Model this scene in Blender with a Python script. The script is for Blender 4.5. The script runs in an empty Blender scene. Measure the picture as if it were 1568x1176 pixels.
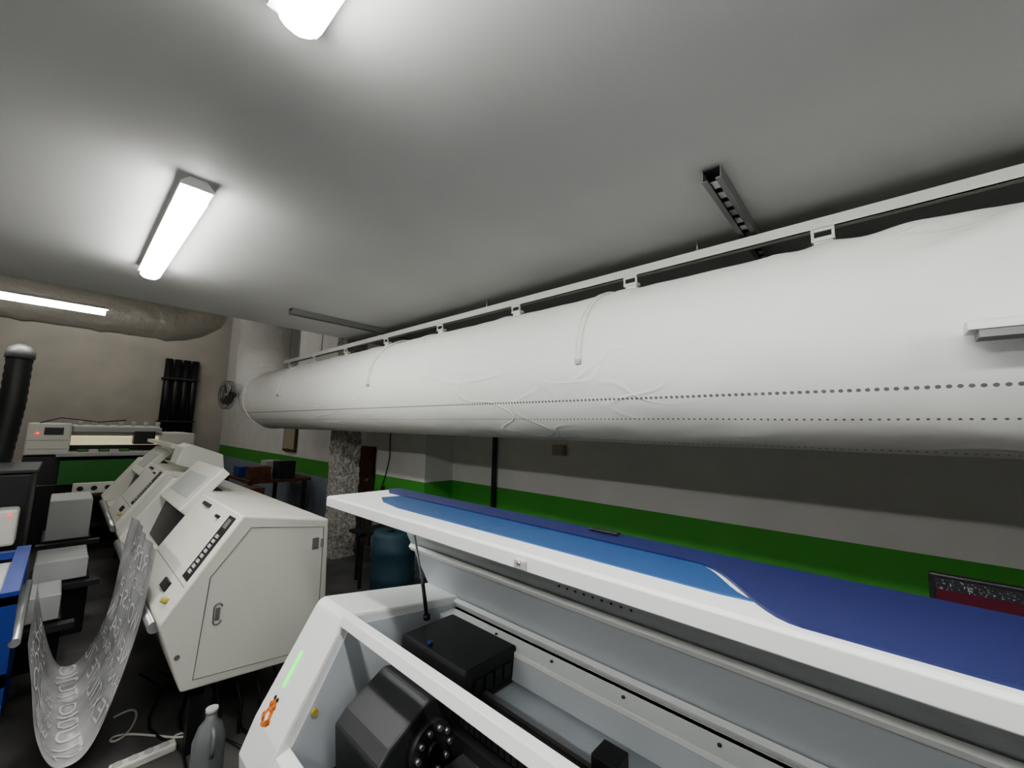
import bpy, math, random
import bmesh
from mathutils import Vector, Matrix, noise
random.seed(3)
C=1.75
scene=bpy.context.scene
try: scene.view_settings.look='AgX - Medium High Contrast'
except Exception as ex: print('look',ex)
# ------------------------------------------------------------ materials
def nt(name):
    m=bpy.data.materials.new(name); m.use_nodes=True
    t=m.node_tree; return m,t,t.nodes['Principled BSDF']
def mat(name,col,rough=.5,metal=0,var=.06,scale=6,bump=0,bscale=80,emis=None,estr=0,spec=None,trans=0):
    m,t,b=nt(name); N=t.nodes; L=t.links
    b.inputs['Roughness'].default_value=rough; b.inputs['Metallic'].default_value=metal
    b.inputs['Base Color'].default_value=tuple(col)+(1,)
    if var>.045:
        tc=N.new('ShaderNodeTexCoord')
        n=N.new('ShaderNodeTexNoise'); n.inputs['Scale'].default_value=scale; n.inputs['Detail'].default_value=2
        L.new(tc.outputs['Object'],n.inputs['Vector'])
        r=N.new('ShaderNodeValToRGB'); e=r.color_ramp.elements
        e[0].position=.3; e[1].position=.7
        e[0].color=tuple(max(0,c*(1-var)) for c in col)+(1,)
        e[1].color=tuple(min(1,c*(1+var)) for c in col)+(1,)
        L.new(n.outputs['Fac'],r.inputs['Fac']); L.new(r.outputs['Color'],b.inputs['Base Color'])
    if spec is not None: b.inputs['Specular IOR Level'].default_value=spec
    if trans: b.inputs['Transmission Weight'].default_value=trans
    if bump:
        tc=N.new('ShaderNodeTexCoord')
        n2=N.new('ShaderNodeTexNoise'); n2.inputs['Scale'].default_value=bscale; n2.inputs['Detail'].default_value=2
        L.new(tc.outputs['Object'],n2.inputs['Vector'])
        bp=N.new('ShaderNodeBump'); bp.inputs['Strength'].default_value=bump; bp.inputs['Distance'].default_value=.01
        L.new(n2.outputs['Fac'],bp.inputs['Height']); L.new(bp.outputs['Normal'],b.inputs['Normal'])
    if emis:
        b.inputs['Emission Color'].default_value=tuple(emis)+(1,); b.inputs['Emission Strength'].default_value=estr
    return m
M_ceil=mat('ceiling_paint',(.505,.508,.50),.7,var=.05,scale=1.2)
M_floor=mat('floor_concrete',(.12,.118,.115),.5,var=.35,scale=3)
M_white=mat('white_enamel',(.86,.88,.87),.32,var=.015)
M_cream=mat('cream_enamel',(.70,.70,.64),.38,var=.02)
M_inner=mat('inner_panel_grey',(.56,.60,.64),.3,var=.03)
M_navy=mat('navy_enamel',(.014,.022,.125),.35,var=.03)
M_blue=mat('blue_window',(.03,.10,.27),.18,var=.03)
M_black=mat('black_plastic',(.018,.018,.02),.4,var=.03)
M_dark=mat('dark_metal',(.045,.047,.05),.45,metal=.3,var=.03)
M_steel=mat('galvanised_steel',(.5,.51,.51),.35,metal=.8,var=.03)
M_zinc=mat('dull_channel',(.22,.22,.22),.5,metal=.5,var=.03)
M_alu=mat('rail_aluminium',(.80,.81,.76),.45,metal=0,var=.03)
M_lamp=mat('lamp_diffuser',(.9,.9,.9),.5,var=0,emis=(1,.985,.95),estr=50)
M_lamp2=mat('tube_diffuser',(.9,.9,.9),.5,var=0,emis=(1,.975,.93),estr=36)
M_lampbase=mat('lamp_housing',(.6,.61,.61),.5,var=0)
M_conc=mat('rough_concrete',(.50,.48,.44),.9,var=.5,scale=28,bump=1.0,bscale=45)
M_wood=mat('brown_wood',(.13,.06,.03),.6,var=.3,scale=9)
M_teal=mat('teal_plastic',(.03,.075,.10),.6,var=.03)
M_frameblue=mat('frame_blue',(.02,.05,.26),.4,var=.03)
M_green=mat('green_led',(.05,.7,.08),.4,var=0,emis=(.05,1,.1),estr=1.8)
M_orange=mat('orange_print',(.55,.16,.03),.5,var=.6,scale=60)
M_yellow=mat('yellow_plastic',(.5,.42,.10),.4,var=0)
M_red=mat('red_led',(.8,.02,.02),.4,var=0,emis=(1,.02,.02),estr=2)
M_jug=mat('translucent_jug',(.18,.19,.20),.3,var=0)
M_beige=mat('beige_plastic',(.42,.38,.28),.5,var=0)
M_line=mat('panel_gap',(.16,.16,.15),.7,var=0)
M_greyboard=mat('grey_board',(.48,.49,.49),.5,var=.03)
M_machgreen=mat('green_apron',(.04,.20,.04),.5,var=0)
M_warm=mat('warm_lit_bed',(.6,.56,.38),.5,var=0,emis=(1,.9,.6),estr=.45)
M_film=mat('film_base',(.46,.46,.465),.2,var=.25,scale=5)
M_ink=mat('white_ink',(.78,.78,.78),.35,var=0)

def wall_paint(name,upper,greenz=(C-.93,C-.645)):
    m,t,b=nt(name); N=t.nodes; L=t.links
    g=N.new('ShaderNodeNewGeometry'); s=N.new('ShaderNodeSeparateXYZ'); L.new(g.outputs['Position'],s.inputs[0])
    n=N.new('ShaderNodeTexNoise'); n.inputs['Scale'].default_value=2.5; n.inputs['Detail'].default_value=2; L.new(g.outputs['Position'],n.inputs['Vector'])
    def gt(v):
        q=N.new('ShaderNodeMath'); q.operation='GREATER_THAN'; q.inputs[1].default_value=v; L.new(s.outputs['Z'],q.inputs[0]); return q
    a=gt(greenz[0]); c=gt(greenz[1])
    m1=N.new('ShaderNodeMix'); m1.data_type='RGBA'; m1.inputs[6].default_value=(.30,.36,.42,1); m1.inputs[7].default_value=(.09,.40,.065,1); L.new(a.outputs[0],m1.inputs[0])
    m2=N.new('ShaderNodeMix'); m2.data_type='RGBA'; L.new(m1.outputs[2],m2.inputs[6]); m2.inputs[7].default_value=tuple(upper)+(1,); L.new(c.outputs[0],m2.inputs[0])
    m3=N.new('ShaderNodeMix'); m3.data_type='RGBA'; m3.blend_type='MULTIPLY'; m3.inputs[0].default_value=.18
    L.new(m2.outputs[2],m3.inputs[6]); L.new(n.outputs['Fac'],m3.inputs[7]); L.new(m3.outputs[2],b.inputs['Base Color'])
    b.inputs['Roughness'].default_value=.7
    return m
M_wall=wall_paint('wall_paint_green_band',(.82,.81,.79))
M_wallb=mat('wall_paint_beige',(.45,.425,.375),.8,var=.08,scale=1.5)

def fabric_mat(holes=True):
    m,t,b=nt('duct_fabric'); N=t.nodes; L=t.links
    b.inputs['Roughness'].default_value=.85; b.inputs['Specular IOR Level'].default_value=.25
    b.inputs['Base Color'].default_value=(.90,.91,.88,1)
    if not holes: return m
    uv=N.new('ShaderNodeUVMap'); s=N.new('ShaderNodeSeparateXYZ'); L.new(uv.outputs[0],s.inputs[0])
    def M(op,a,bv=None):
        q=N.new('ShaderNodeMath'); q.operation=op
        for i,v in enumerate((a,bv)):
            if v is None: continue
            if isinstance(v,(int,float)): q.inputs[i].default_value=v
            else: L.new(v,q.inputs[i])
        return q.outputs[0]
    u,v=s.outputs['X'],s.outputs['Y']
    fu=M('MULTIPLY',M('SUBTRACT',M('FRACT',M('DIVIDE',u,.0225)),.5),.0225)
    fu2=M('MULTIPLY',fu,fu)
    ds=[]
    for vr,k in ((.220,1.0),(.337,1.5),(.55,1.5)):
        dv=M('SUBTRACT',v,vr)
        ds.append(M('MULTIPLY',M('SQRT',M('ADD',M('MULTIPLY',dv,dv),fu2)),k))
    d=ds[0]
    for x in ds[1:]: d=M('MINIMUM',d,x)
    hole=M('LESS_THAN',d,.0066)
    mx=N.new('ShaderNodeMix'); mx.data_type='RGBA'; mx.inputs[6].default_value=(.90,.91,.88,1); mx.inputs[7].default_value=(.20,.21,.21,1)
    L.new(hole,mx.inputs[0]); L.new(mx.outputs[2],b.inputs['Base Color'])
    tc=N.new('ShaderNodeTexCoord')
    def ridge(scale,loc,w):
        mp=N.new('ShaderNodeMapping'); mp.inputs['Location'].default_value=loc; mp.inputs['Rotation'].default_value=(loc[0],0,loc[1]); mp.inputs['Scale'].default_value=(1,.6,1.3)
        L.new(tc.outputs['Object'],mp.inputs[0])
        n=N.new('ShaderNodeTexNoise'); n.inputs['Scale'].default_value=scale; n.inputs['Detail'].default_value=0; L.new(mp.outputs[0],n.inputs['Vector'])
        a=M('ABSOLUTE',M('SUBTRACT',n.outputs['Fac'],.5))
        r=N.new('ShaderNodeMapRange'); r.interpolation_type='SMOOTHSTEP'; r.inputs[1].default_value=0; r.inputs[2].default_value=w; r.inputs[3].default_value=1; r.inputs[4].default_value=0; L.new(a,r.inputs[0])
        return r.outputs[0]
    n0=N.new('ShaderNodeTexNoise'); n0.inputs['Scale'].default_value=1.5; n0.inputs['Detail'].default_value=1; L.new(tc.outputs['Object'],n0.inputs['Vector'])
    mr=N.new('ShaderNodeMapRange'); mr.inputs[1].default_value=.42; mr.inputs[2].default_value=.6; L.new(n0.outputs['Fac'],mr.inputs[0])
    h=M('MULTIPLY',M('ADD',ridge(3.4,(.6,.4,0),.035),ridge(4.4,(-.7,1.1,3),.03)),mr.outputs[0])
    n2=N.new('ShaderNodeTexNoise'); n2.inputs['Scale'].default_value=3.5; n2.inputs['Detail'].default_value=2; L.new(tc.outputs['Object'],n2.inputs['Vector'])
    h2=M('ADD',M('MULTIPLY',h,.22),M('MULTIPLY',n2.outputs['Fac'],1.3))
    bp=N.new('ShaderNodeBump'); bp.inputs['Strength'].default_value=.55; bp.inputs['Distance'].default_value=.022
    L.new(h2,bp.inputs['Height']); L.new(bp.outputs['Normal'],b.inputs['Normal'])
    return m
M_fabric=fabric_mat(); M_fabric_plain=fabric_mat(False)

def foil_mat():
    m,t,b=nt('foil_insulation'); N=t.nodes; L=t.links
    tc=N.new('ShaderNodeTexCoord'); n=N.new('ShaderNodeTexNoise'); n.inputs['Scale'].default_value=6; n.inputs['Detail'].default_value=3; L.new(tc.outputs['Object'],n.inputs['Vector'])
    bp=N.new('ShaderNodeBump'); bp.inputs['Strength'].default_value=.9; bp.inputs['Distance'].default_value=.05; L.new(n.outputs['Fac'],bp.inputs['Height']); L.new(bp.outputs['Normal'],b.inputs['Normal'])
    b.inputs['Base Color'].default_value=(.48,.46,.41,1); b.inputs['Roughness'].default_value=.5; b.inputs['Metallic'].default_value=.2
    return m
M_foil=foil_mat()
def screen_mat():
    m,t,b=nt('monitor_picture'); N=t.nodes; L=t.links
    g=N.new('ShaderNodeNewGeometry'); s=N.new('ShaderNodeSeparateXYZ'); L.new(g.outputs['Position'],s.inputs[0])
    q=N.new('ShaderNodeMath'); q.operation='GREATER_THAN'; q.inputs[1].default_value=C-.482; L.new(s.outputs['Z'],q.inputs[0])
    mx=N.new('ShaderNodeMix'); mx.data_type='RGBA'; mx.inputs[6].default_value=(.035,.005,.010,1); mx.inputs[7].default_value=(.012,.012,.015,1); L.new(q.outputs[0],mx.inputs[0])
    n=N.new('ShaderNodeTexNoise'); n.inputs['Scale'].default_value=200; L.new(g.outputs['Position'],n.inputs['Vector'])
    r=N.new('ShaderNodeValToRGB'); r.color_ramp.elements[0].position=.60; r.color_ramp.elements[1].position=.66; L.new(n.outputs['Fac'],r.inputs[0])
    r.color_ramp.elements[1].color=(.12,.12,.12,1)
    ad=N.new('ShaderNodeMix'); ad.data_type='RGBA'; ad.blend_type='ADD'; L.new(q.outputs[0],ad.inputs[0]); L.new(mx.outputs[2],ad.inputs[6]); L.new(r.outputs[0],ad.inputs[7])
    L.new(ad.outputs[2],b.inputs['Base Color']); L.new(ad.outputs[2],b.inputs['Emission Color']); b.inputs['Emission Strength'].default_value=.9
    b.inputs['Roughness'].default_value=.3
    return m
M_screen=screen_mat()

# ------------------------------------------------------------ mesh helpers  (z values are relative to eye level, C is added)
def empty(name,loc=(0,0,0)):
    e=bpy.data.objects.new(name,None); e.location=(loc[0],loc[1],loc[2]+C); e.empty_display_size=.1
    scene.collection.objects.link(e); return e
def setpar(o,p):
    if p is not None:
        o.parent=p; o.matrix_parent_inverse=Matrix.Translation(p.location).inverted()
def mesh_obj(name,verts,faces,m,p=None,smooth=False,bevel=0,seg=2,uvs=None):
    cx=sum(v[0] for v in verts)/len(verts); cy=sum(v[1] for v in verts)/len(verts); cz=sum(v[2] for v in verts)/len(verts)
    me=bpy.data.meshes.new(name); me.from_pydata([(v[0]-cx,v[1]-cy,v[2]-cz) for v in verts],[],faces)
    if uvs is not None:
        ul=me.uv_layers.new(name='UVMap')
        for pl in me.polygons:
            for j,li in enumerate(pl.loop_indices): ul.data[li].uv=uvs[pl.index][j]
    me.materials.append(m)
    bm=bmesh.new(); bm.from_mesh(me); bmesh.ops.recalc_face_normals(bm,faces=bm.faces); bm.to_mesh(me); bm.free()
    if smooth:
        for pl in me.polygons: pl.use_smooth=True
    o=bpy.data.objects.new(name,me); o.location=(cx,cy,cz+C); scene.collection.objects.link(o); setpar(o,p)
    if bevel:
        b=o.modifiers.new('bevel','BEVEL'); b.width=bevel; b.segments=seg; b.limit_method='ANGLE'; b.angle_limit=.5
    return o
def box(name,x,y,z,m,p=None,bevel=0):
    v=[(a,b,c) for a in x for b in y for c in z]
    f=[(0,1,3,2),(4,6,7,5),(0,4,5,1),(2,3,7,6),(0,2,6,4),(1,5,7,3)]
    return mesh_obj(name,v,f,m,p,bevel=bevel)
def prism_y(name,prof,y0,y1,m,p=None,bevel=0):
    n=len(prof); v=[(a,y0,b) for a,b in prof]+[(a,y1,b) for a,b in prof]
    f=[tuple(range(n)),tuple(range(2*n-1,n-1,-1))]+[(i,(i+1)%n,n+(i+1)%n,n+i) for i in range(n)]
    return mesh_obj(name,v,f,m,p,bevel=bevel)
def prism_z(name,prof,z0,z1,m,p=None,bevel=0):
    n=len(prof); v=[(a,b,z0) for a,b in prof]+[(a,b,z1) for a,b in prof]
    f=[tuple(range(n)),tuple(range(2*n-1,n-1,-1))]+[(i,(i+1)%n,n+(i+1)%n,n+i) for i in range(n)]
    return mesh_obj(name,v,f,m,p,bevel=bevel)
def sweep(name,pts,r,m,p=None,seg=12,smooth=True,caps=True):
    P=[Vector(q) for q in pts]; rr=r if isinstance(r,(list,tuple)) else [r]*len(P)
    V=[];F=[]
    t0=(P[1]-P[0]).normalized(); a=Vector((0,0,1)) if abs(t0.z)<.9 else Vector((1,0,0)); nrm=t0.cross(a).normalized()
    for i,q in enumerate(P):
        t=(P[min(i+1,len(P)-1)]-P[max(i-1,0)]).normalized()
        nrm=(nrm-t*nrm.dot(t)).normalized(); bn=t.cross(nrm)
        for k in range(seg):
            an=2*math.pi*k/seg; V.append(tuple(q+(nrm*math.cos(an)+bn*math.sin(an))*rr[i]))
    for i in range(len(P)-1):
        for k in range(seg):
            F.append((i*seg+k,i*seg+(k+1)%seg,(i+1)*seg+(k+1)%seg,(i+1)*seg+k))
    if caps:
        F.append(tuple(range(seg))[::-1]); F.append(tuple(range((len(P)-1)*seg,len(P)*seg)))
    o=mesh_obj(name,V,F,m,p,smooth=False)
    if smooth:
        for pl in o.data.polygons: pl.use_smooth=len(pl.vertices)==4
    return o
def cyl(name,a,b,r,m,p=None,seg=20): return sweep(name,[a,b],r,m,p,seg)
def multi(name,boxes,m,p=None):
    V=[];F=[]
    for x,y,z in boxes:
        o=len(V); V+=[(a,b,c) for a in x for b in y for c in z]
        F+=[tuple(o+i for i in f) for f in [(0,1,3,2),(4,6,7,5),(0,4,5,1),(2,3,7,6),(0,2,6,4),(1,5,7,3)]]
    return mesh_obj(name,V,F,m,p)

# ------------------------------------------------------------ room
YB=15.0; XR=3.4; ZH=3.7
box('floor',(-4.2,3.7),(-4.2,YB+.2),(-1.85,-1.75),M_floor)
box('ceiling',(-4.1,XR+.1),(-4.1,4.5),(1.0,1.12),M_ceil)
box('ceiling_high_bay',(-4.1,3.4),(4.5,YB+.1),(ZH,ZH+.1),M_ceil)
box('wall_bulkhead',(-4.1,XR+.1),(4.4,4.5),(1.12,ZH),M_wallb)
box('wall_right',(XR,XR+.1),(-4.1,4.1),(-1.75,1.0),M_wall)
box('wall_right_pier',(2.97,XR+.1),(4.1,5.24),(-1.75,1.0),M_wall)
box('wall_right_far',(3.25,3.35),(5.24,YB),(-1.75,ZH),M_wall)
box('wall_back',(-4.1,3.35),(YB,YB+.1),(-1.75,ZH),M_wallb)
box('wall_left',(-4.2,-4.1),(-4.1,YB+.1),(-1.75,ZH),M_wallb)
box('wall_front',(-4.1,XR+.1),(-4.2,-4.1),(-1.75,1.0),M_wall)

# concrete column behind the duct
V=[];F=[];n=32;rows=90
for j in range(rows+1):
    z=-1.75+j*(ZH+1.75)/rows
    for k in range(n):
        t=k/n*4; s=int(t); fr=t-s
        cs=[(-.15,-.15),(.15,-.15),(.15,.15),(-.15,.15)]; a=cs[s]; b=cs[(s+1)%4]
        x=a[0]+(b[0]-a[0])*fr; y=a[1]+(b[1]-a[1])*fr
        q=noise.noise(Vector((x*12,y*12,z*11)))*.03
        V.append((2.70+x*(1+q*4),5.62+y*(1+q*4),z))
for j in range(rows):
    for k in range(n): F.append((j*n+k,j*n+(k+1)%n,(j+1)*n+(k+1)%n,(j+1)*n+k))
F.append(tuple(range(n))); F.append(tuple(range(rows*n,rows*n+n)))
mesh_obj('concrete_column',V,F,M_conc)

# ------------------------------------------------------------ LED battens
def batten(x,y0,y1,z=.999):
    e=empty('led_batten_light',(x,(y0+y1)/2,z-.04))
    prism_y('housing',[(x-.03,z),(x+.03,z),(x+.056,z-.03),(x+.056,z-.042),(x-.056,z-.042),(x-.056,z-.03)],y0-.01,y1+.01,M_lampbase,e)
    pf=[];R=.047
    for k in range(9):
        a=math.pi*k/8; pf.append((x+R*math.cos(a),y1-R+R*math.sin(a)))
    for k in range(9):
        a=math.pi+math.pi*k/8; pf.append((x+R*math.cos(a),y0+R+R*math.sin(a)))
    o=prism_z('diffuser',pf,z-.088,z-.042,M_lamp,e,bevel=.014); o.modifiers[0].segments=1
    return e
for x,ks in ((.27,(-1,0,1)),(-1.45,(0,1))):
    for k in ks:
        batten(x,-.46+2.50*k,.98+2.47*k)

def tube_lamp(x0,x1,y,z,top):
    e=empty('suspended_tube_light',((x0+x1)/2,y,z))
    cyl('tube',(x0,y,z),(x1,y,z),.032,M_lamp2,e,10)
    box('spine',(x0-.02,x1+.02),(y-.04,y+.04),(z+.03,z+.055),M_lampbase,e)
    for xx in (x0+.35,x1-.8): cyl('cable',(xx,y,z+.05),(xx,y,top),.004,M_steel,e,8)
    return e
tube_lamp(-1.3,.17,6.0,1.13,ZH)
tube_lamp(-1.5,1.5,9.6,2.75,ZH)  # added lamp, hidden above the bulkhead, to brighten the far bay
tube_lamp(-1.5,1.5,12.6,3.2,ZH)  # second unseen lamp, added to light the deep end of the bay

# ------------------------------------------------------------ fabric duct
DX,DZ,R=2.095,.37,.42
hooks=[.14+.87*k for k in range(-4,8)]
duct=empty('fabric_air_duct',(DX,2,DZ))
seg=160
def duct_mesh(name,rings,parent):
    V=[];F=[];U=[];S=[]
    for typ,q in rings:
        if typ=='s': c=Vector((DX,q,DZ)); e2=Vector((0,0,-1)); s=q
        elif typ=='e': c=Vector((DX,6.7+.5*math.sin(q),DZ+.5-.5*math.cos(q))); e2=Vector((0,math.sin(q),-math.cos(q))); s=6.7+.5*q
        else: c=Vector((DX,7.2,q)); e2=Vector((0,1,0)); s=7.5+q-.87
        S.append(s)
        for k in range(seg):
            th=2*math.pi*k/seg
            r=R
            tt=th-1.5*math.pi
            top=math.exp(-(tt/.35)**2)
            if typ=='s' and q<6.68:
                hk=max(math.exp(-((q-h)/.10)**2) for h in hooks)
                r+=top*(.022*hk-.013)
                amp=.3+.7*max(0,min(1,(2.6-q)/2.6))
                w=noise.noise(Vector((q*1.8,th*2.0,3.1)))
                cr=0
                for (a_,b_,sd) in ((1.9,-1.8,9.2),(-2.4,2.6,31.2),(.4,3.2,77.)):
                    v_=max(0,1-abs(noise.noise(Vector((q*2.6+th*a_,th*2.6+q*b_,sd))))*2.2-.5); cr+=v_*v_
                mask=max(0,noise.noise(Vector((q*.9,th*.9,5)))+.28)
                r+=amp*(.006*w+.013*cr*mask)
                for h in hooks:
                    d=q-h
                    if abs(d)<.45:
                        up=max(0,math.cos(tt))
                        r+=.0035*up*math.cos(d*30+tt*3)*math.exp(-abs(d)*4.5)*(1 if q>.3 else 2.6)
                if q<.35 and q>-1.6:
                    g=math.exp(-((q+.35)/.35)**2)*math.exp(-((tt-.75)/.6)**2)
                    r+=.016*g*math.sin(q*14-tt*7)
            elif typ=='e':
                r+=.012*math.sin(q*28)*max(0,-math.sin(th)) + .006*noise.noise(Vector((q*3,th*2,1)))
            elif typ=='r': r+=.006*noise.noise(Vector((q*3,th*2,1)))
            V.append(tuple(c+Vector((-1,0,0))*(r*math.cos(th))+e2*(r*math.sin(th))))
    for i in range(len(rings)-1):
        for k in range(seg):
            k2=(k+1)%seg
            F.append((i*seg+k,i*seg+k2,(i+1)*seg+k2,(i+1)*seg+k))
            t1=2*math.pi*k/seg*R; t2=2*math.pi*(k+1)/seg*R
            U.append([(S[i]+5,t1),(S[i]+5,t2),(S[i+1]+5,t2),(S[i+1]+5,t1)])
    return mesh_obj(name,V,F,M_fabric,parent,smooth=True,uvs=U)
rings=[];y=-3.4
while y<6.66: rings.append(('s',y)); y+=.021
rings.append(('s',6.69))
duct_mesh('fabric_skin',rings,duct)
riser=empty('fabric_duct_elbow',(DX,7.2,1.5))
rings=[('s',6.691)]+[('e',k/36*math.pi/2) for k in range(37)]
zz=.9
while zz<ZH: rings.append(('r',zz)); zz+=.1
duct_mesh('elbow_skin',rings,riser)
def arc(y,t0,t1,dr,r,m,name,par=None):
    pts=[]
    for k in range(41):
        th=math.radians(t0+(t1-t0)*k/40); pts.append((DX-(R+dr)*math.cos(th),y,DZ-(R+dr)*math.sin(th)))
    return sweep(name,pts,r,m,par or duct,8)
for yy in (-1.05,1.08,3.15,5.3):
    arc(yy,-92,2,.006,.0065,M_fabric_plain,'zip_seam')
    arc(yy+.028,-92,2,.005,.005,M_fabric_plain,'zip_seam_edge')
    box('zip_pull',(DX-R-.014,DX-R+.004),(yy-.004,yy+.026),(DZ-.035,DZ-.012),M_greyboard,duct)
arc(6.702,0,360,.004,.009,M_fabric_plain,'joint_band',riser)
for h in hooks:
    box('hanger_tab',(DX-.012,DX+.012),(h-.032,h+.032),(.775,.835),M_fabric_plain,duct)
    multi('hanger_clip',[((DX-.022,DX+.022),(h-.04,h+.04),(.832,.848)),((DX-.022,DX-.014),(h-.04,h-.03),(.845,.880)),((DX-.022,DX-.014),(h+.03,h+.04),(.845,.880)),((DX-.026,DX-.014),(h-.04,h+.04),(.872,.8848))],M_alu,duct)
rail=empty('duct_suspension_rail',(DX,2,.91))
multi('rail_profile',[((DX-.02,DX+.02),(-3.4,6.45),(.93,.935)),((DX-.02,DX-.016),(-3.4,6.45),(.885,.93)),((DX+.016,DX+.02),(-3.4,6.45),(.885,.93)),((DX-.02,DX-.006),(-3.4,6.45),(.885,.889)),((DX+.006,DX+.02),(-3.4,6.45),(.885,.889))],M_alu,rail)
for yy in (-2.4,-.8,.65,2.2,3.8):
    cyl('threaded_rod',(DX,yy,.93),(DX,yy,.999),.005,M_steel,rail,8)
    cyl('rod_nut',(DX,yy,.935),(DX,yy,.947),.012,M_steel,rail,6)
for yy in (5.2,6.3): cyl('threaded_rod',(DX,yy,.93),(DX,yy,ZH),.005,M_steel,rail,8)

def strut(x0,x1,y):
    e=empty('ceiling_strut_channel',((x0+x1)/2,y,.98)); w=.034
    bs=[((x0,x1),(y-w,y-w+.004),(.955,.999)),((x0,x1),(y+w-.004,y+w),(.955,.999)),((x0,x1),(y-w,y-.014),(.951,.955)),((x0,x1),(y+.014,y+w),(.951,.955))]
    multi('channel',bs,M_zinc,e)
    sl=[];x=x0+.04
    while x<x1-.03:
        sl.append(((x,x+.05),(y-.014,y+.014),(.962,.966))); x+=.085
    multi('slotted_web',sl,M_steel,e)
    multi('channel_back',[((x0,x1),(y-w+.004,y+w-.004),(.994,.999))],M_dark,e)
strut(1.535,3.2,.42); strut(1.21,2.95,3.72)

e=empty('unlit_linear_lamp',(1.6,-.8,.3))
prism_y('lamp_body',[(1.57,.315),(1.61,.325),(1.65,.315),(1.65,.292),(1.57,.292)],-1.4,-.18,M_white,e,bevel=.003)
box('lamp_louvre',(1.575,1.645),(-1.38,-.2),(.272,.292),M_zinc,e)
for yy in (-.6,-1.2): cyl('suspension_cable',(1.61,yy,.32),(1.61,yy,.999),.003,M_steel,e,6)

# ------------------------------------------------------------ far bay objects
e=empty('insulated_foil_duct',(-1,8,1.52))
pts=[(-4.0+.1*k,8.0,1.52) for k in range(0,50)]
for k in range(1,13):
    a=k/12*math.pi/2; pts.append((.9+.55*math.sin(a),8.0,1.52+.55-.55*math.cos(a)))
for k in range(1,8): pts.append((1.45,8.0,2.07+k*.22))
rr=[.28+.012*noise.noise(Vector((k*.7,0,0)))+( .014 if k%7==0 else 0) for k in range(len(pts))]
sweep('foil_jacket',pts,rr,M_foil,e,40)

e=empty('black_pipe_bundle',(2.1,14.8,.6))
for k in range(4):
    cyl('pipe',(1.82+.2*k,14.86,-.45),(1.82+.2*k,14.86,1.78),.088,M_black,e,24)
multi('wall_strap',[((1.7,2.52),(14.74,14.99),(1.2,1.24)),((1.7,2.52),(14.74,14.99),(0,.04))],M_dark,e)

e=empty('wall_fan',(1.55,7.15,.41))
cc=Vector((1.57,7.0,.41))
dirv=Vector((-1,-.2,0)).normalized(); side=Vector((-dirv.y,dirv.x,0)); up=Vector((0,0,1))
for rad,off in ((.20,0),(.205,.03),(.2,.06),(.14,.075),(.07,.085)):
    pts=[tuple(cc+dirv*off+(side*math.cos(a)+up*math.sin(a))*rad) for a in [2*math.pi*k/32 for k in range(33)]]
    sweep('guard_ring',pts,.004,M_zinc,e,6)
for k in range(24):
    a=2*math.pi*k/24; d=side*math.cos(a)+up*math.sin(a)
    sweep('guard_wire',[tuple(cc+dirv*.085),tuple(cc+dirv*.07+d*.14),tuple(cc+dirv*.03+d*.205),tuple(cc-dirv*.02+d*.14),tuple(cc-dirv*.04+d*.04)],.002,M_zinc,e,5)
for k in range(4):
    a=2*math.pi*k/4+.3; d=side*math.cos(a)+up*math.sin(a); d2=side*math.cos(a+.9)+up*math.sin(a+.9)
    q=[cc+dirv*.02,cc+dirv*.045+d*.17,cc+dirv*.03+(d+d2).normalized()*.18,cc+dirv*.0+d2*.15]
    mesh_obj('blade',[tuple(v) for v in q],[(0,1,2,3)],M_dark,e)
cyl('motor',tuple(cc-dirv*.06),tuple(cc),.05,M_dark,e)
cyl('bracket',tuple(cc-dirv*.05),(1.672,7.12,.43),.018,M_dark,e)

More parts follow.
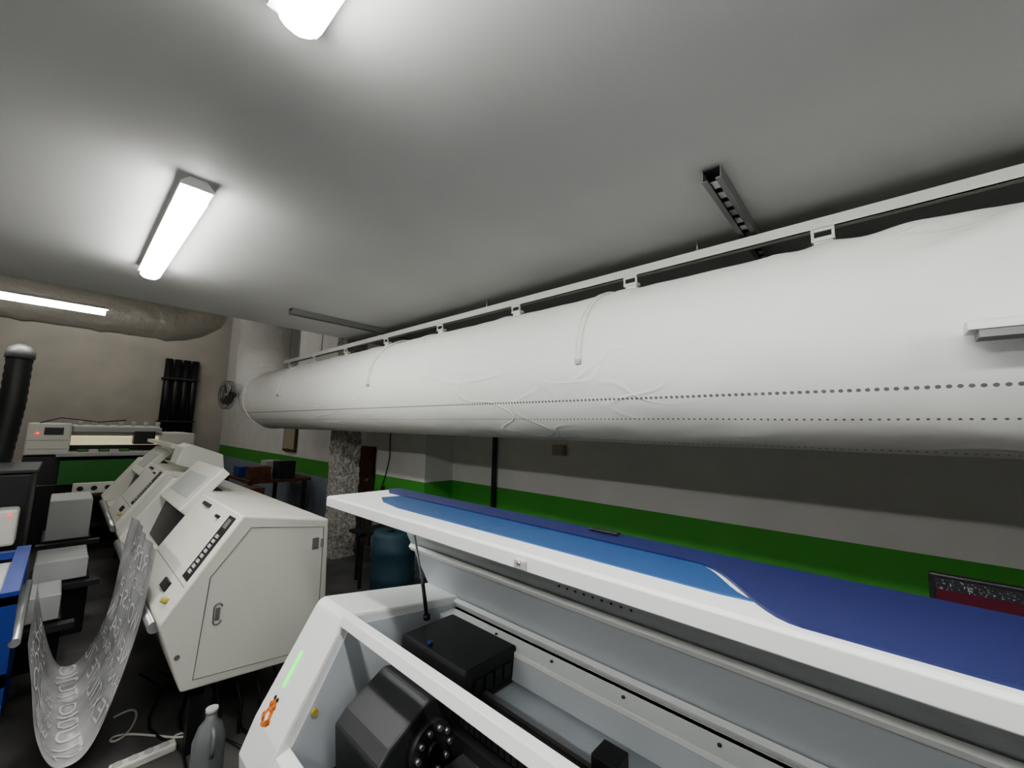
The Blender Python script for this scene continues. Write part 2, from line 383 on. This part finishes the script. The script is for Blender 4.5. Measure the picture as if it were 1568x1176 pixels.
def flatbed(x0,x1,y0,y1):
    e=empty('flatbed_laser_machine',((x0+x1)/2,(y0+y1)/2,-.8))
    zt=-.06
    box('left_tower',(x0,x0+.42),(y0,y1),(-.50,zt),M_cream,e,.02)
    box('right_tower',(x1-.42,x1),(y0,y1),(-.60,zt-.12),M_cream,e,.02)
    box('bridge_cover',(x0+.42,x1-.42),(y0+.35,y1),(-.23,zt-.02),M_cream,e,.015)
    box('bridge_front_beam',(x0+.42,x1-.42),(y0+.1,y0+.3),(-.18,-.10),M_greyboard,e,.01)
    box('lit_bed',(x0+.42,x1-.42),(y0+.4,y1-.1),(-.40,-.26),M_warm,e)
    box('laser_head',(x1-.75,x1-.5),(y0+.05,y0+.3),(-.36,-.16),M_black,e,.01)
    box('bed_shadow_slot',(x0+.42,x1-.42),(y0+.3,y0+.38),(-.46,-.38),M_black,e)
    box('work_table',(x0+.3,x1-.3),(y0-.2,y1),(-.52,-.46),M_greyboard,e,.01)
    for k in range(5): box('fabric_scrap',(x0+.5+.11*k,x0+.6+.11*k),(y0-.1,y0+.1),(-.46,-.43),M_greyboard if k%2 else M_machgreen,e)
    box('green_apron',(x0+.35,x1-.35),(y0-.18,y1),(-.90,-.57),M_machgreen,e)
    box('base_cabinet',(x0+.05,x1-.05),(y0,y1),(-1.75,-.9),M_black,e,.02)
    box('side_left',(x0,x0+.35),(y0,y1),(-.9,-.52),M_dark,e)
    box('side_right',(x1-.35,x1),(y0,y1),(-.9,-.62),M_dark,e)
    multi('tower_panel_lines',[((x0+.02,x0+.40),(y0-.003,y0),(-.30,-.295)),((x0+.02,x0+.40),(y0-.003,y0),(-.42,-.415)),((x1-.40,x1-.02),(y0-.003,y0),(-.35,-.345)),((x1-.40,x1-.02),(y0-.003,y0),(-.48,-.475))],M_line,e)
    for k in range(7): cyl('top_roller_knob',(x0+.5+.15*k,y0+.45,zt-.02),(x0+.5+.15*k,y0+.45,zt+.05),.03,M_greyboard,e)
    cyl('emergency_button',(x0+.1,y0-.02,-.2),(x0+.1,y0,-.2),.014,M_red,e)
    box('control_screen',(x0+.16,x0+.34),(y0-.01,y0),(-.22,-.12),M_dark,e)
    sweep('cables',[(x0+.1,y0+.3,zt),(x0+.3,y0+.2,zt+.08),(x0+.7,y0+.3,zt+.03),(x0+1.0,y0+.4,zt+.07)],.008,M_black,e,6)
flatbed(-.34,1.5,8.6,9.8)

e=empty('fume_extraction_pipe',(-.36,6.2,.2))
pts=[(-.36-.07*max(0,(k/30-.4)),6.2,.60-1.15*k/30) for k in range(31)]
sweep('flexible_hose',pts,[.085+.006*(k%2) for k in range(31)],M_black,e,20)
sweep('pipe_cap',[(-.36,6.2,.58),(-.36,6.2,.64),(-.36,6.2,.69),(-.36,6.2,.72)],[.10,.10,.08,.03],M_zinc,e,20)
sweep('support_stem',[(-.43,6.2,-.55),(-.43,6.2,-1.75)],.05,M_dark,e)

e=empty('air_filter_cabinet',(-.6,5.3,-1))
box('cabinet_body',(-1.2,-.12),(4.9,5.7),(-1.7,-.42),M_black,e,.02)
box('cabinet_top',(-1.22,-.10),(4.88,5.72),(-.42,-.39),M_dark,e,.008)
box('front_vent',(-.8,-.25),(4.885,4.9),(-1.3,-.9),M_dark,e)
box('white_side_box',(-.40,-.16),(4.70,4.88),(-.92,-.66),M_cream,e,.02)
cyl('indicator',(-.20,4.69,-.70),(-.20,4.70,-.70),.008,M_red,e)
multi('feet',[((-1.15,-1.05),(4.95,5.05),(-1.75,-1.7)),((-.3,-.2),(4.95,5.05),(-1.75,-1.7)),((-1.15,-1.05),(5.55,5.65),(-1.75,-1.7)),((-.3,-.2),(5.55,5.65),(-1.75,-1.7))],M_black,e)

def ctrl(x0,x1,y0,y1,zt,zp):
    e=empty('control_cabinet',((x0+x1)/2,(y0+y1)/2,zt))
    box('base',(x0-.02,x1+.02),(y0+.02,y1),(-1.75,zp),M_black,e,.01)
    box('front_panel',(x0,x1),(y0,y0+.02),(zp,zt),M_greyboard,e,.006)
    box('housing',(x0,x1),(y0+.02,y1),(zp,zt),M_greyboard,e,.01)
    box('tray',(x0-.05,x1+.08),(y0-.08,y0),(zp-.06,zp-.02),M_dark,e)
ctrl(-.02,.27,5.9,6.5,-.78,-1.15); ctrl(-.05,.25,5.0,5.5,-1.14,-1.30)
ctrl(-.12,.11,4.45,4.85,-1.25,-1.42)
e=empty('tool_trolley',(.35,7.9,-1))
box('top_shelf',(.10,.75),(7.8,8.3),(-1.02,-.97),M_dark,e,.01); box('mid_shelf',(.10,.75),(7.8,8.3),(-1.4,-1.36),M_dark,e)
multi('legs',[((a,a+.03),(b,b+.03),(-1.75,-.97)) for a in (.11,.71) for b in (7.81,8.26)],M_dark,e)
box('tool_box',(.15,.75),(7.83,7.9),(-.97,-.83),M_cream,e,.01)
for k in range(4): cyl('bottle',(.22+.13*k,7.82,-.9),(.22+.13*k,7.83,-.9),.03,M_black,e)

# ------------------------------------------------------------ roll-fed laser machines (cream)
def cream_machine(y0,y1,dx=0,dz=0,raised=False):
    e=empty('roll_fed_laser_cutter',(.85+dx,(y0+y1)/2,-1+dz))
    A=(.73,-.515);B=(1.22,-.60);Cc=(1.25,-1.42);D=(.53,-1.36);E=(.41,-1.0)
    pr=[(a+dx,b+dz) for a,b in (A,B,Cc,D,E)]
    prism_y('end_housing',pr,y0,y0+1.0,M_cream,e,bevel=.012)
    pr2=[(a+dx,b+dz) for a,b in ((.80,-.53),(1.22,-.60),(1.25,-1.42),(.53,-1.36),(.45,-1.05),(.62,-1.0),(.70,-.72))]
    prism_y('bed_housing',pr2,y0+1.0,y1-.3,M_cream,e,bevel=.01)
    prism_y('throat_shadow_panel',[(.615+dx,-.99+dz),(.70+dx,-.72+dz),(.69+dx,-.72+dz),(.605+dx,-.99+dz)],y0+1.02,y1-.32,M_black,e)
    prism_y('far_housing',pr,y1-.3,y1,M_cream,e,bevel=.012)
    o=[(.606,-.82),(.778,-.588),(1.19,-.645),(1.20,-1.375),(.576,-1.315),(.606,-.82)]
    sweep('door_gap',[(a+dx,y0-.001,b+dz) for a,b in o],.0028,M_line,e,4,smooth=False)
    hp=[]
    for k in range(17):
        a=2*math.pi*k/16; hp.append((.655+dx+.018*math.cos(a),y0-.003,-1.017+dz+(.035 if math.sin(a)>=0 else -.035)+.018*math.sin(a)))
    sweep('handle_rim',hp,.004,M_zinc,e,6)
    box('handle_grip',(.645+dx,.665+dx),(y0-.006,y0),(-1.05+dz,-.985+dz),M_zinc,e,.003)
    box('latch_plate',(1.125+dx,1.165+dx),(y0-.006,y0),(-.775+dz,-.705+dz),M_zinc,e,.003)
    box('latch_key',(1.175+dx,1.195+dx),(y0-.01,y0),(-.765+dz,-.715+dz),M_steel,e,.003)
    cyl('side_lock',(.50+dx,y0-.004,-1.18+dz),(.50+dx,y0,-1.18+dz),.012,M_zinc,e)
    d=Vector((E[0]-A[0],0,E[1]-A[1])); nn=Vector((-d.z,0,d.x)).normalized()
    if nn.x>0: nn=-nn
    def sp(t,y,h=0): return (A[0]+d.x*t+nn.x*h+dx,y,A[1]+d.z*t+nn.z*h+dz)
    def plate(name,t0,t1,ya,yb,h0,h1,m):
        v=[sp(t0,ya,h0),sp(t0,yb,h0),sp(t1,yb,h0),sp(t1,ya,h0),sp(t0,ya,h1),sp(t0,yb,h1),sp(t1,yb,h1),sp(t1,ya,h1)]
        return mesh_obj(name,v,[(0,1,2,3),(4,7,6,5),(0,4,5,1),(1,5,6,2),(2,6,7,3),(3,7,4,0)],m,e)
    plate('control_strip',.05,.66,y0+.06,y0+.18,0,.004,M_black)
    for k in range(8): plate('key',.24+k*.048,.27+k*.048,y0+.095,y0+.145,.004,.007,M_greyboard)
    plate('display',.08,.17,y0+.09,y0+.15,.004,.006,M_zinc)
    plate('key_switch',.10,.13,y0+.32,y0+.36,0,.02,M_black)
    plate('handle_bar',.05,.09,y0+.62,y0+.78,0,.018,M_dark)
    plate('front_door_gap',.02,.022,y0+.04,y0+.96,0,.001,M_line)
    plate('front_door_gap_low',.70,.705,y0+.04,y0+.96,0,.001,M_line)
    cyl('estop',sp(.86,y0+.12,0),sp(.86,y0+.12,.03),.014,M_yellow,e)
    plate('socket_box',.76,.84,y0+.25,y0+.38,0,.012,M_black)
    ya,yb=y0+1.25,y0+2.2
    L0=(.64+dx,-.66+dz);L1=(.90+dx,-.36+dz)
    prism_y('raised_lid',[L0,L1,(L1[0]+.05,L1[1]-.05),(L0[0]+.05,L0[1]-.05)],ya,yb,M_cream,e,bevel=.01)
    prism_y('lid_window',[(L0[0]+.06-.004,L0[1]+.07+.004),(L1[0]-.07-.004,L1[1]-.08+.004),(L1[0]-.07,L1[1]-.083),(L0[0]+.06,L0[1]+.067)],ya+.12,yb-.12,M_greyboard,e)
    prism_y('lid_support',[(.72+dx,-.62+dz),(.84+dx,-.48+dz),(.92+dx,-.54+dz),(.85+dx,-.60+dz)],ya+.05,ya+.09,M_dark,e)
    cyl('feed_roller',(.42+dx,y0+.15,-1.06+dz),(.42+dx,y1-.2,-1.06+dz),.03,M_steel,e)
    multi('stand',[((.60+dx,.66+dx),(y0+.12,y0+.18),(-1.75,-1.38+dz)),((1.16+dx,1.22+dx),(y0+.12,y0+.18),(-1.75,-1.41+dz)),((.60+dx,.66+dx),(y1-.18,y1-.12),(-1.75,-1.38+dz)),((1.16+dx,1.22+dx),(y1-.18,y1-.12),(-1.75,-1.41+dz)),((.60+dx,.66+dx),(y0+.12,y1-.12),(-1.46,-1.39+dz)),((1.16+dx,1.22+dx),(y0+.12,y1-.12),(-1.5,-1.42+dz))],M_black,e)
    if raised:
        prism_y('raised_hood',[(.80+dx,-.43),(.84+dx,-.25),(.90+dx,-.22),(1.20+dx,-.34),(1.23+dx,-.57),(1.0+dx,-.5)],y0-.02,y0+.35,M_cream,e,bevel=.012)
        prism_y('hood_bar',[(.80+dx,-.24),(.86+dx,-.24),(.86+dx,-.28),(.80+dx,-.28)],y0+.35,y1,M_cream,e)
    return e
cream_machine(2.7,5.2)
cream_machine(5.35,7.6,0,.03,True)

# printed film hanging in a loop
film=empty('hanging_printed_film',(.2,3.5,-1.4))
n=80;mm=36
path=[]
for k in range(n+1):
    t=k/n; x=-.012+.426*t; u=(t-.45)/.5
    z=-1.66+(.62 if t<.45 else .80)*min(1.2,abs(u)**2.5*(1.3 if t<.45 else .95))
    path.append((x,z))
Ls=[0]
for k in range(n): Ls.append(Ls[-1]+math.dist(path[k],path[k+1]))
Y0f,W=3.0,1.15
def fpt(u,y,h=0):
    k=0
    while k<n-1 and Ls[k+1]<u: k+=1
    f=(u-Ls[k])/(Ls[k+1]-Ls[k]); x=path[k][0]+(path[k+1][0]-path[k][0])*f; z=path[k][1]+(path[k+1][1]-path[k][1])*f
    tx=path[k+1][0]-path[k][0]; tz=path[k+1][1]-path[k][1]; l=math.hypot(tx,tz); nx,nz=-tz/l,tx/l
    fade=min(1,u/.2)
    w=fade*(.020*noise.noise(Vector((u*2.2,y*4,0)))+.006*math.sin(y*24+u*6))
    return (x+nx*(w+h),y,z+nz*(w+h))
V=[fpt(Ls[k],Y0f+W*j/mm) for k in range(n+1) for j in range(mm+1)]
F=[]
for k in range(n):
    for j in range(mm):
        a=k*(mm+1)+j; F.append((a,a+1,a+mm+2,a+mm+1))
mesh_obj('film_sheet',V,F,M_film,film,smooth=True)
words=['FABRIC PRINT','ORDER 2024','BONUS KARTA','SALE SALE SALE','STUDIO','TEXTILE','BANNER FILM','NEW SEASON','WORKSHOP']
u=.06;i=0
TV=[];TF=[]
while u<Ls[-1]-.1:
    cu=bpy.data.curves.new('t','FONT'); cu.body=words[i%len(words)]; cu.size=.15 if i%3 else .09
    ob=bpy.data.objects.new('t',cu); scene.collection.objects.link(ob)
    dg=bpy.context.evaluated_depsgraph_get(); me=bpy.data.meshes.new_from_object(ob.evaluated_get(dg))
    bm=bmesh.new(); bm.from_mesh(me); bmesh.ops.triangulate(bm,faces=bm.faces)
    bmesh.ops.subdivide_edges(bm,edges=[e_ for e_ in bm.edges if e_.calc_length()>.03],cuts=2); bmesh.ops.triangulate(bm,faces=bm.faces)
    bm.verts.ensure_lookup_table()
    wd=max((v.co.x for v in bm.verts),default=1); sc=min(1.0,(W-.12)/wd)
    reps=1 if wd*sc>.55 else 2
    for r_ in range(reps):
        off=len(TV)
        for v in bm.verts:
            yy=Y0f+.06+ (v.co.x*sc)+r_*.55
            uu=u+v.co.y
            TV.append(fpt(max(0,min(Ls[-1]-.001,uu)),min(yy,Y0f+W-.02),.0035))
        for f in bm.faces: TF.append(tuple(off+v.index for v in f.verts))
    bm.free(); bpy.data.objects.remove(ob)
    u+=cu.size*1.0+.02; i+=1
mesh_obj('printed_lettering',TV,TF,M_ink,film)

e=empty('blue_unwinding_frame',(-.5,3.6,-1))
q=-.06; s_=.065
multi('frame',[((-.19+s_,-.13+s_),(3.1,3.16),(-1.75,-.78+q)),((-.19+s_,-.13+s_),(4.1,4.16),(-1.75,-.78+q)),((-.19+s_,-.13+s_),(3.1,4.16),(-.82+q,-.76+q)),((-.19+s_,-.13+s_),(3.1,4.16),(-1.25,-1.19)),((-.9,-.84),(3.1,3.16),(-1.75,-.78+q)),((-.9,-.19+s_),(3.1,3.16),(-.82+q,-.78+q)),((-.9,-.19+s_),(4.1,4.16),(-.82+q,-.78+q)),((-.9,-.84),(4.1,4.16),(-1.75,-.78+q)),((-.9,-.19+s_),(3.1,3.16),(-1.25,-1.19))],M_frameblue,e)
box('white_tray',(-.84,-.13),(3.16,4.1),(-.93,-.90),M_cream,e)
box('front_panel',(-.84,-.13),(3.11,3.13),(-1.17,-.88),M_cream,e,.004)
box('side_panel',(-.10,-.075),(3.2,4.08),(-1.17,-.90),M_greyboard,e)
cyl('roll',(-.5,3.18,-.84),(-.5,4.08,-.84),.06,M_greyboard,e)
cyl('guide_roller',(-.055,3.1,-1.06),(-.055,4.16,-1.06),.02,M_steel,e)

e=empty('plastic_jug',(.63,2.5,-1.6))
sweep('jug_body',[(.63,2.52,-1.75),(.63,2.52,-1.73),(.63,2.52,-1.53),(.63,2.52,-1.47),(.63,2.52,-1.44),(.63,2.52,-1.41)],[.06,.068,.068,.05,.025,.023],M_jug,e,28)
cyl('cap',(.63,2.52,-1.41),(.63,2.52,-1.39),.026,M_greyboard,e)
sweep('grip',[(.63,2.475,-1.46),(.63,2.44,-1.48),(.63,2.435,-1.54),(.63,2.455,-1.58)],.010,M_jug,e,10)
e=empty('power_strip',(.4,3.05,-1.73))
box('strip_body',(.32,.58),(2.90,2.96),(-1.75,-1.71),M_cream,e,.008)
for k in range(4): cyl('socket',(.35+.06*k,2.93,-1.712),(.35+.06*k,2.93,-1.705),.02,M_greyboard,e)
cp=[]
for k in range(60):
    a=k/59; cp.append((.58+.10*math.sin(a*9)-.25*a,2.95+.5*a+.07*math.cos(a*14),-1.743))
sweep('cord',cp,.006,M_cream,e,6)
e=empty('floor_cables',(.9,2.9,-1.7))
for s_ in range(4):
    sweep('cable',[(.55+.12*s_+.05*math.sin(k*.9+s_),2.6+.12*k,-1.742+.003*s_) for k in range(12)],.007,M_black,e,6)
    sweep('drop_cable',[(.75+.1*s_,2.9+.1*s_,-1.40),(.73+.1*s_,2.88,-1.5),(.76+.1*s_,2.87,-1.62),(.74+.1*s_,2.8,-1.74)],.008,M_black,e,6)

# ------------------------------------------------------------ foreground laser cutter (white / blue)
e=empty('open_lid_laser_cutter',(1.0,.3,-1))
Y1=1.9;Yc=1.64;Y0=-1.6
ck=[(.60,-1.56),(.575,-1.25),(.62,-1.14),(.825,-.785),(.84,-.765),(.865,-.757),(1.44,-.84),(1.56,-.84),(1.56,-1.56)]
prism_y('end_cabinet',ck,Yc,Y1,M_white,e,bevel=.012)
prism_y('inner_end_panel',[(.86,-.80),(1.42,-.87),(1.42,-1.4),(.72,-1.4),(.66,-1.16)],Yc-.006,Yc,M_inner,e)
prism_y('near_end_cabinet',ck,Y0-.3,Y0,M_white,e,bevel=.012)
box('rear_wall',(1.40,1.56),(Y0,Yc),(-1.56,-.885),M_inner,e)
box('rear_ledge',(1.31,1.42),(Y0,Yc-.006),(-.905,-.885),M_white,e,.003)
prism_y('rear_inner_slope',[(1.31,-.905),(1.33,-.905),(1.33,-.985),(1.30,-.985)],Y0,Yc-.006,M_inner,e)
box('rear_lower_shelf',(1.20,1.40),(Y0,Yc-.006),(-1.03,-1.0),M_inner,e)
box('rear_linear_rail',(1.12,1.17),(Y0,Yc-.006),(-1.02,-.975),M_dark,e,.004)
box('rear_guide',(1.135,1.155),(Y0,Yc-.006),(-.975,-.96),M_steel,e)
box('cable_trough',(1.02,1.10),(Y0,Yc-.006),(-1.12,-1.05),M_black,e)
box('bed',(.66,1.40),(Y0,Yc-.006),(-1.36,-1.30),M_black,e)
multi('bed_slats',[((.70,1.2),(-1.5+.05*k,-1.49+.05*k),(-1.30,-1.26)) for k in range(60)],M_zinc,e)
prism_y('front_bar',[(.812,-.785),(.825,-.750),(.855,-.745),(.862,-.76),(.852,-.785)],Y0,Yc,M_white,e,bevel=.003)
prism_y('front_sill',[(.575,-1.25),(.615,-1.16),(.66,-1.145),(.67,-1.17),(.62,-1.56),(.60,-1.56)],Y0,Yc,M_white,e,bevel=.004)
box('base_front',(.62,1.56),(Y0-.3,Y1),(-1.70,-1.56),M_dark,e)
multi('feet',[((a,a+.08),(b,b+.08),(-1.75,-1.70)) for a in (.66,1.44) for b in (-1.8,0,1.75)],M_black,e)
lid=[(.84,-.322),(.852,-.318),(1.20,-.318),(1.235,-.335),(1.31,-.54),(1.49,-.865),(1.455,-.885),(1.28,-.555),(1.205,-.365),(1.18,-.345),(.87,-.345),(.862,-.362),(.84,-.362)]
prism_y('lid_shell',lid,Y0-.3,Y1,M_white,e,bevel=.003)
li=[(1.277,-.558),(1.202,-.367),(1.196,-.367),(1.271,-.560),(1.447,-.884),(1.453,-.884)]
prism_y('lid_inner_lining',li,Y0-.28,Y1-.02,M_inner,e)
prism_y('lid_inner_rib',[(1.30,-.62),(1.285,-.60),(1.275,-.615),(1.29,-.635)],Y0-.28,Y1-.03,M_white,e)
prism_y('hinge_strip',[(1.44,-.87),(1.42,-.845),(1.40,-.855),(1.42,-.885)],Y0-.28,Yc,M_white,e)
nav=[(1.205,Y0-.3),(1.205,1.88),(1.15,1.89),(1.10,1.80)]
nav+=[(1.094,1.6),(1.094,.36)]
for k in range(13):
    t=k/12; sm=t*t*(3-2*t); nav.append((1.094-.224*sm,.36-.24*t))
nav+=[(.870,.0),(.870,Y0-.3)]
prism_z('navy_cover',nav,-.319,-.312,M_navy,e)
win=[(1.0,1.70),(1.088,1.68),(1.088,.40)]
for k in range(9):
    t=k/8; sm=t*t*(3-2*t); win.append((1.088-.155*sm,.362-.165*t))
win+=[(.925,.26),(.925,1.45),(.95,1.6)]
prism_z('blue_window',win,-.319,-.3145,M_blue,e)
box('navy_rear_trim',(1.20,1.225),(Y0-.3,1.89),(-.328,-.316),M_navy,e,.003)
box('rear_lock',(1.17,1.195),(.62,.72),(-.312,-.304),M_black,e,.003)
sweep('gas_strut',[(1.21,1.60,-.86),(1.20,1.63,-.72)],.009,M_black,e,10)
sweep('gas_strut_rod',[(1.20,1.63,-.72),(1.16,1.72,-.35)],.005,M_steel,e,8)
cyl('strut_joint',(1.21,1.6,-.87),(1.21,1.6,-.85),.016,M_black,e)
box('lid_catch',(.832,.846),(.70,.74),(-.358,-.335),M_greyboard,e,.002)
cyl('lid_catch_pin',(.825,.72,-.342),(.85,.72,-.342),.005,M_steel,e,8)
multi('hinge_slots',[((1.268,1.276),(.62+.035*k,.628+.035*k),(-.560,-.553)) for k in range(9)],M_dark,e)
P0=Vector((.825,0,-.785));P1=Vector((.62,0,-1.14)); dd=P1-P0; nn=Vector((dd.z,0,-dd.x)).normalized()
if nn.x>0: nn=-nn
def cs(t,y,h): q=P0+dd*t+nn*h; return (q.x,y,q.z)
def cplate(name,poly,h,m):
    n=len(poly); v=[cs(t,y,0.0) for t,y in poly]+[cs(t,y,h) for t,y in poly]
    return mesh_obj(name,v,[tuple(range(n)),tuple(range(2*n-1,n-1,-1))]+[(i,(i+1)%n,n+(i+1)%n,n+i) for i in range(n)],m,e)
cplate('green_status_light',[(.38,1.80),(.38,1.815),(.68,1.815),(.68,1.80)],.004,M_green)
def blob(ct,cy,rt,ry,name,m,h,n=20,wob=.2):
    cplate(name,[(ct+rt*math.cos(2*math.pi*k/n)*(1+wob*math.sin(k*2.3)),cy+ry*math.sin(2*math.pi*k/n)*(1+wob*math.sin(k*1.7))) for k in range(n)],h,m)
blob(.83,1.81,.055,.025,'sticker_head',M_orange,.0016)
blob(.93,1.81,.07,.036,'sticker_body',M_orange,.0014)
blob(.92,1.81,.035,.012,'sticker_belly',M_white,.002)
blob(.78,1.822,.016,.008,'sticker_ear',M_black,.002)
blob(.78,1.798,.016,.008,'sticker_ear_2',M_black,.002)
cyl('yellow_knob',(.735,Yc-.02,-1.06),(.735,Yc,-1.06),.012,M_yellow,e)
box('motor_cover',(1.05,1.33),(1.15,1.56),(-1.0,-.865),M_black,e,.012)
multi('motor_cover_slots',[((1.10+.05*k,1.135+.05*k),(1.143,1.15),(-.96,-.91)) for k in range(4)],M_dark,e)
prism_y('laser_head_housing',[(.95,-.935),(1.02,-.955),(1.06,-1.02),(1.06,-1.29),(.78,-1.29),(.76,-1.06),(.80,-1.02)],1.22,1.52,M_dark,e,bevel=.01)
cyl('head_flange',(.95,1.19,-1.08),(.95,1.22,-1.08),.085,M_dark,e,32)
for k in range(10):
    a=2*math.pi*k/10; cyl('flange_bolt',(.95+.065*math.cos(a),1.175,-1.08+.065*math.sin(a)),(.95+.065*math.cos(a),1.19,-1.08+.065*math.sin(a)),.009,M_steel,e,10)
cyl('flange_hub',(.95,1.17,-1.08),(.95,1.2,-1.08),.03,M_black,e)
box('gantry_beam',(.74,1.34),(.98,1.12),(-1.16,-1.09),M_dark,e,.006)
multi('cable_chain',[((1.05,1.10),(.2+.028*k,.222+.028*k),(-1.04,-.99)) for k in range(36)],M_black,e)
box('mirror_mount',(1.12,1.20),(.60,.68),(-.97,-.92),M_black,e,.004)
cyl('blue_tube',(1.08,1.4,-.865),(1.08,1.4,-.85),.01,M_frameblue,e)
box('front_carriage',(.70,.80),(.75,1.1),(-1.20,-1.12),M_dark,e,.006)
sweep('hose',[(.98,1.3,-.95),(.99,1.15,-.93),(1.03,1.0,-.98),(1.08,.9,-1.02)],.009,M_black,e,8)
for k in range(5): cyl('wall_screw',(1.36,.1+.3*k,-.885),(1.36,.1+.3*k,-.880),.006,M_dark,e,8)

# ------------------------------------------------------------ things behind the foreground machine
e=empty('wall_pipe',(3.36,3.3,0)); cyl('pipe',(3.36,3.32,-1.75),(3.36,3.32,.999),.028,M_dark,e,16)
for zz in (-.9,0,.7): box('pipe_clip',(3.325,3.399),(3.30,3.34),(zz,zz+.02),M_steel,e)
e=empty('wall_junction_box',(3.37,2.4,-.17)); box('box_body',(3.33,3.399),(2.34,2.48),(-.235,-.13),M_beige,e,.008); box('box_lid',(3.322,3.33),(2.35,2.47),(-.225,-.14),M_beige,e,.003)
e=empty('desktop_monitor',(2.03,-.35,-.6))
box('bezel',(2.0,2.03),(-.64,-.085),(-.78,-.435),M_black,e,.005)
box('screen',(1.997,2.0),(-.625,-.10),(-.765,-.45),M_screen,e)
box('stand_neck',(2.03,2.06),(-.39,-.33),(-.93,-.6),M_black,e)
box('stand_foot',(1.95,2.17),(-.49,-.23),(-.945,-.93),M_black,e,.004)
e=empty('computer_desk',(2.2,-.3,-1.2))
box('desk_top',(1.75,2.6),(-1.0,.4),(-.975,-.945),M_wood,e,.004)
multi('desk_legs',[((a,a+.05),(b,b+.05),(-1.75,-.975)) for a in (1.78,2.52) for b in (-.97,.32)],M_dark,e)

e=empty('blue_barrel',(2.35,3.85,-1.4))
g_=.82
sweep('barrel_shell',[(2.38,3.75,z) for z in (-1.75,-1.73,-1.5,-1.47,-1.44,-1.25,-1.22,-1.19,-1.08,-1.04,-1.03)],[g_*r for r in (.24,.26,.26,.275,.26,.26,.275,.26,.26,.24,.2)],M_teal,e,36)
cyl('bung',(2.30,3.7,-1.03),(2.30,3.7,-1.01),.03,M_black,e)
e=empty('tool_stand',(2.3,4.4,-1.2))
a0,a1=2.32,2.70
multi('posts',[((a0,a0+.03),(4.3,4.33),(-1.75,-.72)),((a1,a1+.03),(4.3,4.33),(-1.75,-.72)),((a0,a1+.03),(4.3,4.33),(-.75,-.72)),((a0,a1+.03),(4.3,4.6),(-1.2,-1.17)),((a0+.1,a0+.13),(4.57,4.6),(-1.75,-.72)),((a1,a1+.03),(4.57,4.6),(-1.75,-.72))],M_dark,e)
for k in range(8):
    x=a0+.04+.045*k; sweep('hanging_cable',[(x,4.31,-.72),(x+.03,4.29,-.80),(x-.02,4.28,-.9),(x+.04,4.29,-1.0-.03*(k%4))],.011,M_black if k%3 else M_greyboard,e,6)
e=empty('wooden_door',(3.2,6.3,-.8)); box('door_leaf',(3.2,3.246),(5.75,6.45),(-1.75,-.30),M_wood,e,.006); cyl('knob',(3.16,5.85,-.8),(3.2,5.85,-.8),.025,M_steel,e)
e=empty('wall_notice_board',(3.22,9.4,-.1)); box('board',(3.21,3.246),(8.9,9.6),(-.55,.05),M_wood,e); box('frame_inset',(3.2,3.21),(8.95,9.55),(-.5,0),M_beige,e)
e=empty('workbench',(2.5,8.4,-1.1))
box('bench_top',(2.1,3.1),(7.7,9.3),(-.98,-.93),M_wood,e,.006)
multi('bench_legs',[((a,a+.06),(b,b+.06),(-1.75,-.98)) for a in (2.13,2.98) for b in (7.73,9.2)],M_dark,e)
for i,(x,y,s,h,m) in enumerate([(2.3,7.9,.3,.22,M_wood),(2.7,7.9,.28,.3,M_dark),(2.3,8.5,.35,.18,M_frameblue),(2.75,8.7,.3,.25,M_greyboard)]):
    box('carton',(x-s/2,x+s/2),(y-s/2,y+s/2),(-.93,-.93+h),m,e,.008)
e=empty('storage_crate_stack',(1.75,6.6,-1.4))
box('crate_lower',(1.55,2.05),(6.4,6.9),(-1.75,-1.35),M_frameblue,e,.01)
box('crate_middle',(1.58,2.02),(6.43,6.87),(-1.35,-1.05),M_dark,e,.01)
box('crate_upper',(1.62,1.98),(6.45,6.8),(-1.05,-.88),M_wood,e,.01)
sweep('wall_cable',[(2.96,4.9,-.02),(2.955,4.88,-.4),(2.95,4.95,-.65),(2.95,5.08,-.9)],.006,M_black,None,6)

# ------------------------------------------------------------ world, camera
w=bpy.data.worlds.new('World'); scene.world=w; w.use_nodes=True
w.node_tree.nodes['Background'].inputs[0].default_value=(.5,.52,.55,1); w.node_tree.nodes['Background'].inputs[1].default_value=.1
cam=bpy.data.cameras.new('Camera'); co=bpy.data.objects.new('Camera',cam); scene.collection.objects.link(co)
cam.sensor_fit='HORIZONTAL'; cam.sensor_width=36; cam.lens=36*620/1568; cam.clip_start=.02
X=Vector((0.6727,-0.1017,-0.7330)); Yv=Vector((-0.7396,-0.0584,-0.6704)); Z=X.cross(Yv).normalized(); X=X.normalized(); Yv=Z.cross(X)
m=Matrix((X,Yv,Z)).to_4x4()
m.translation=(0,0,C); co.matrix_world=m
scene.camera=co
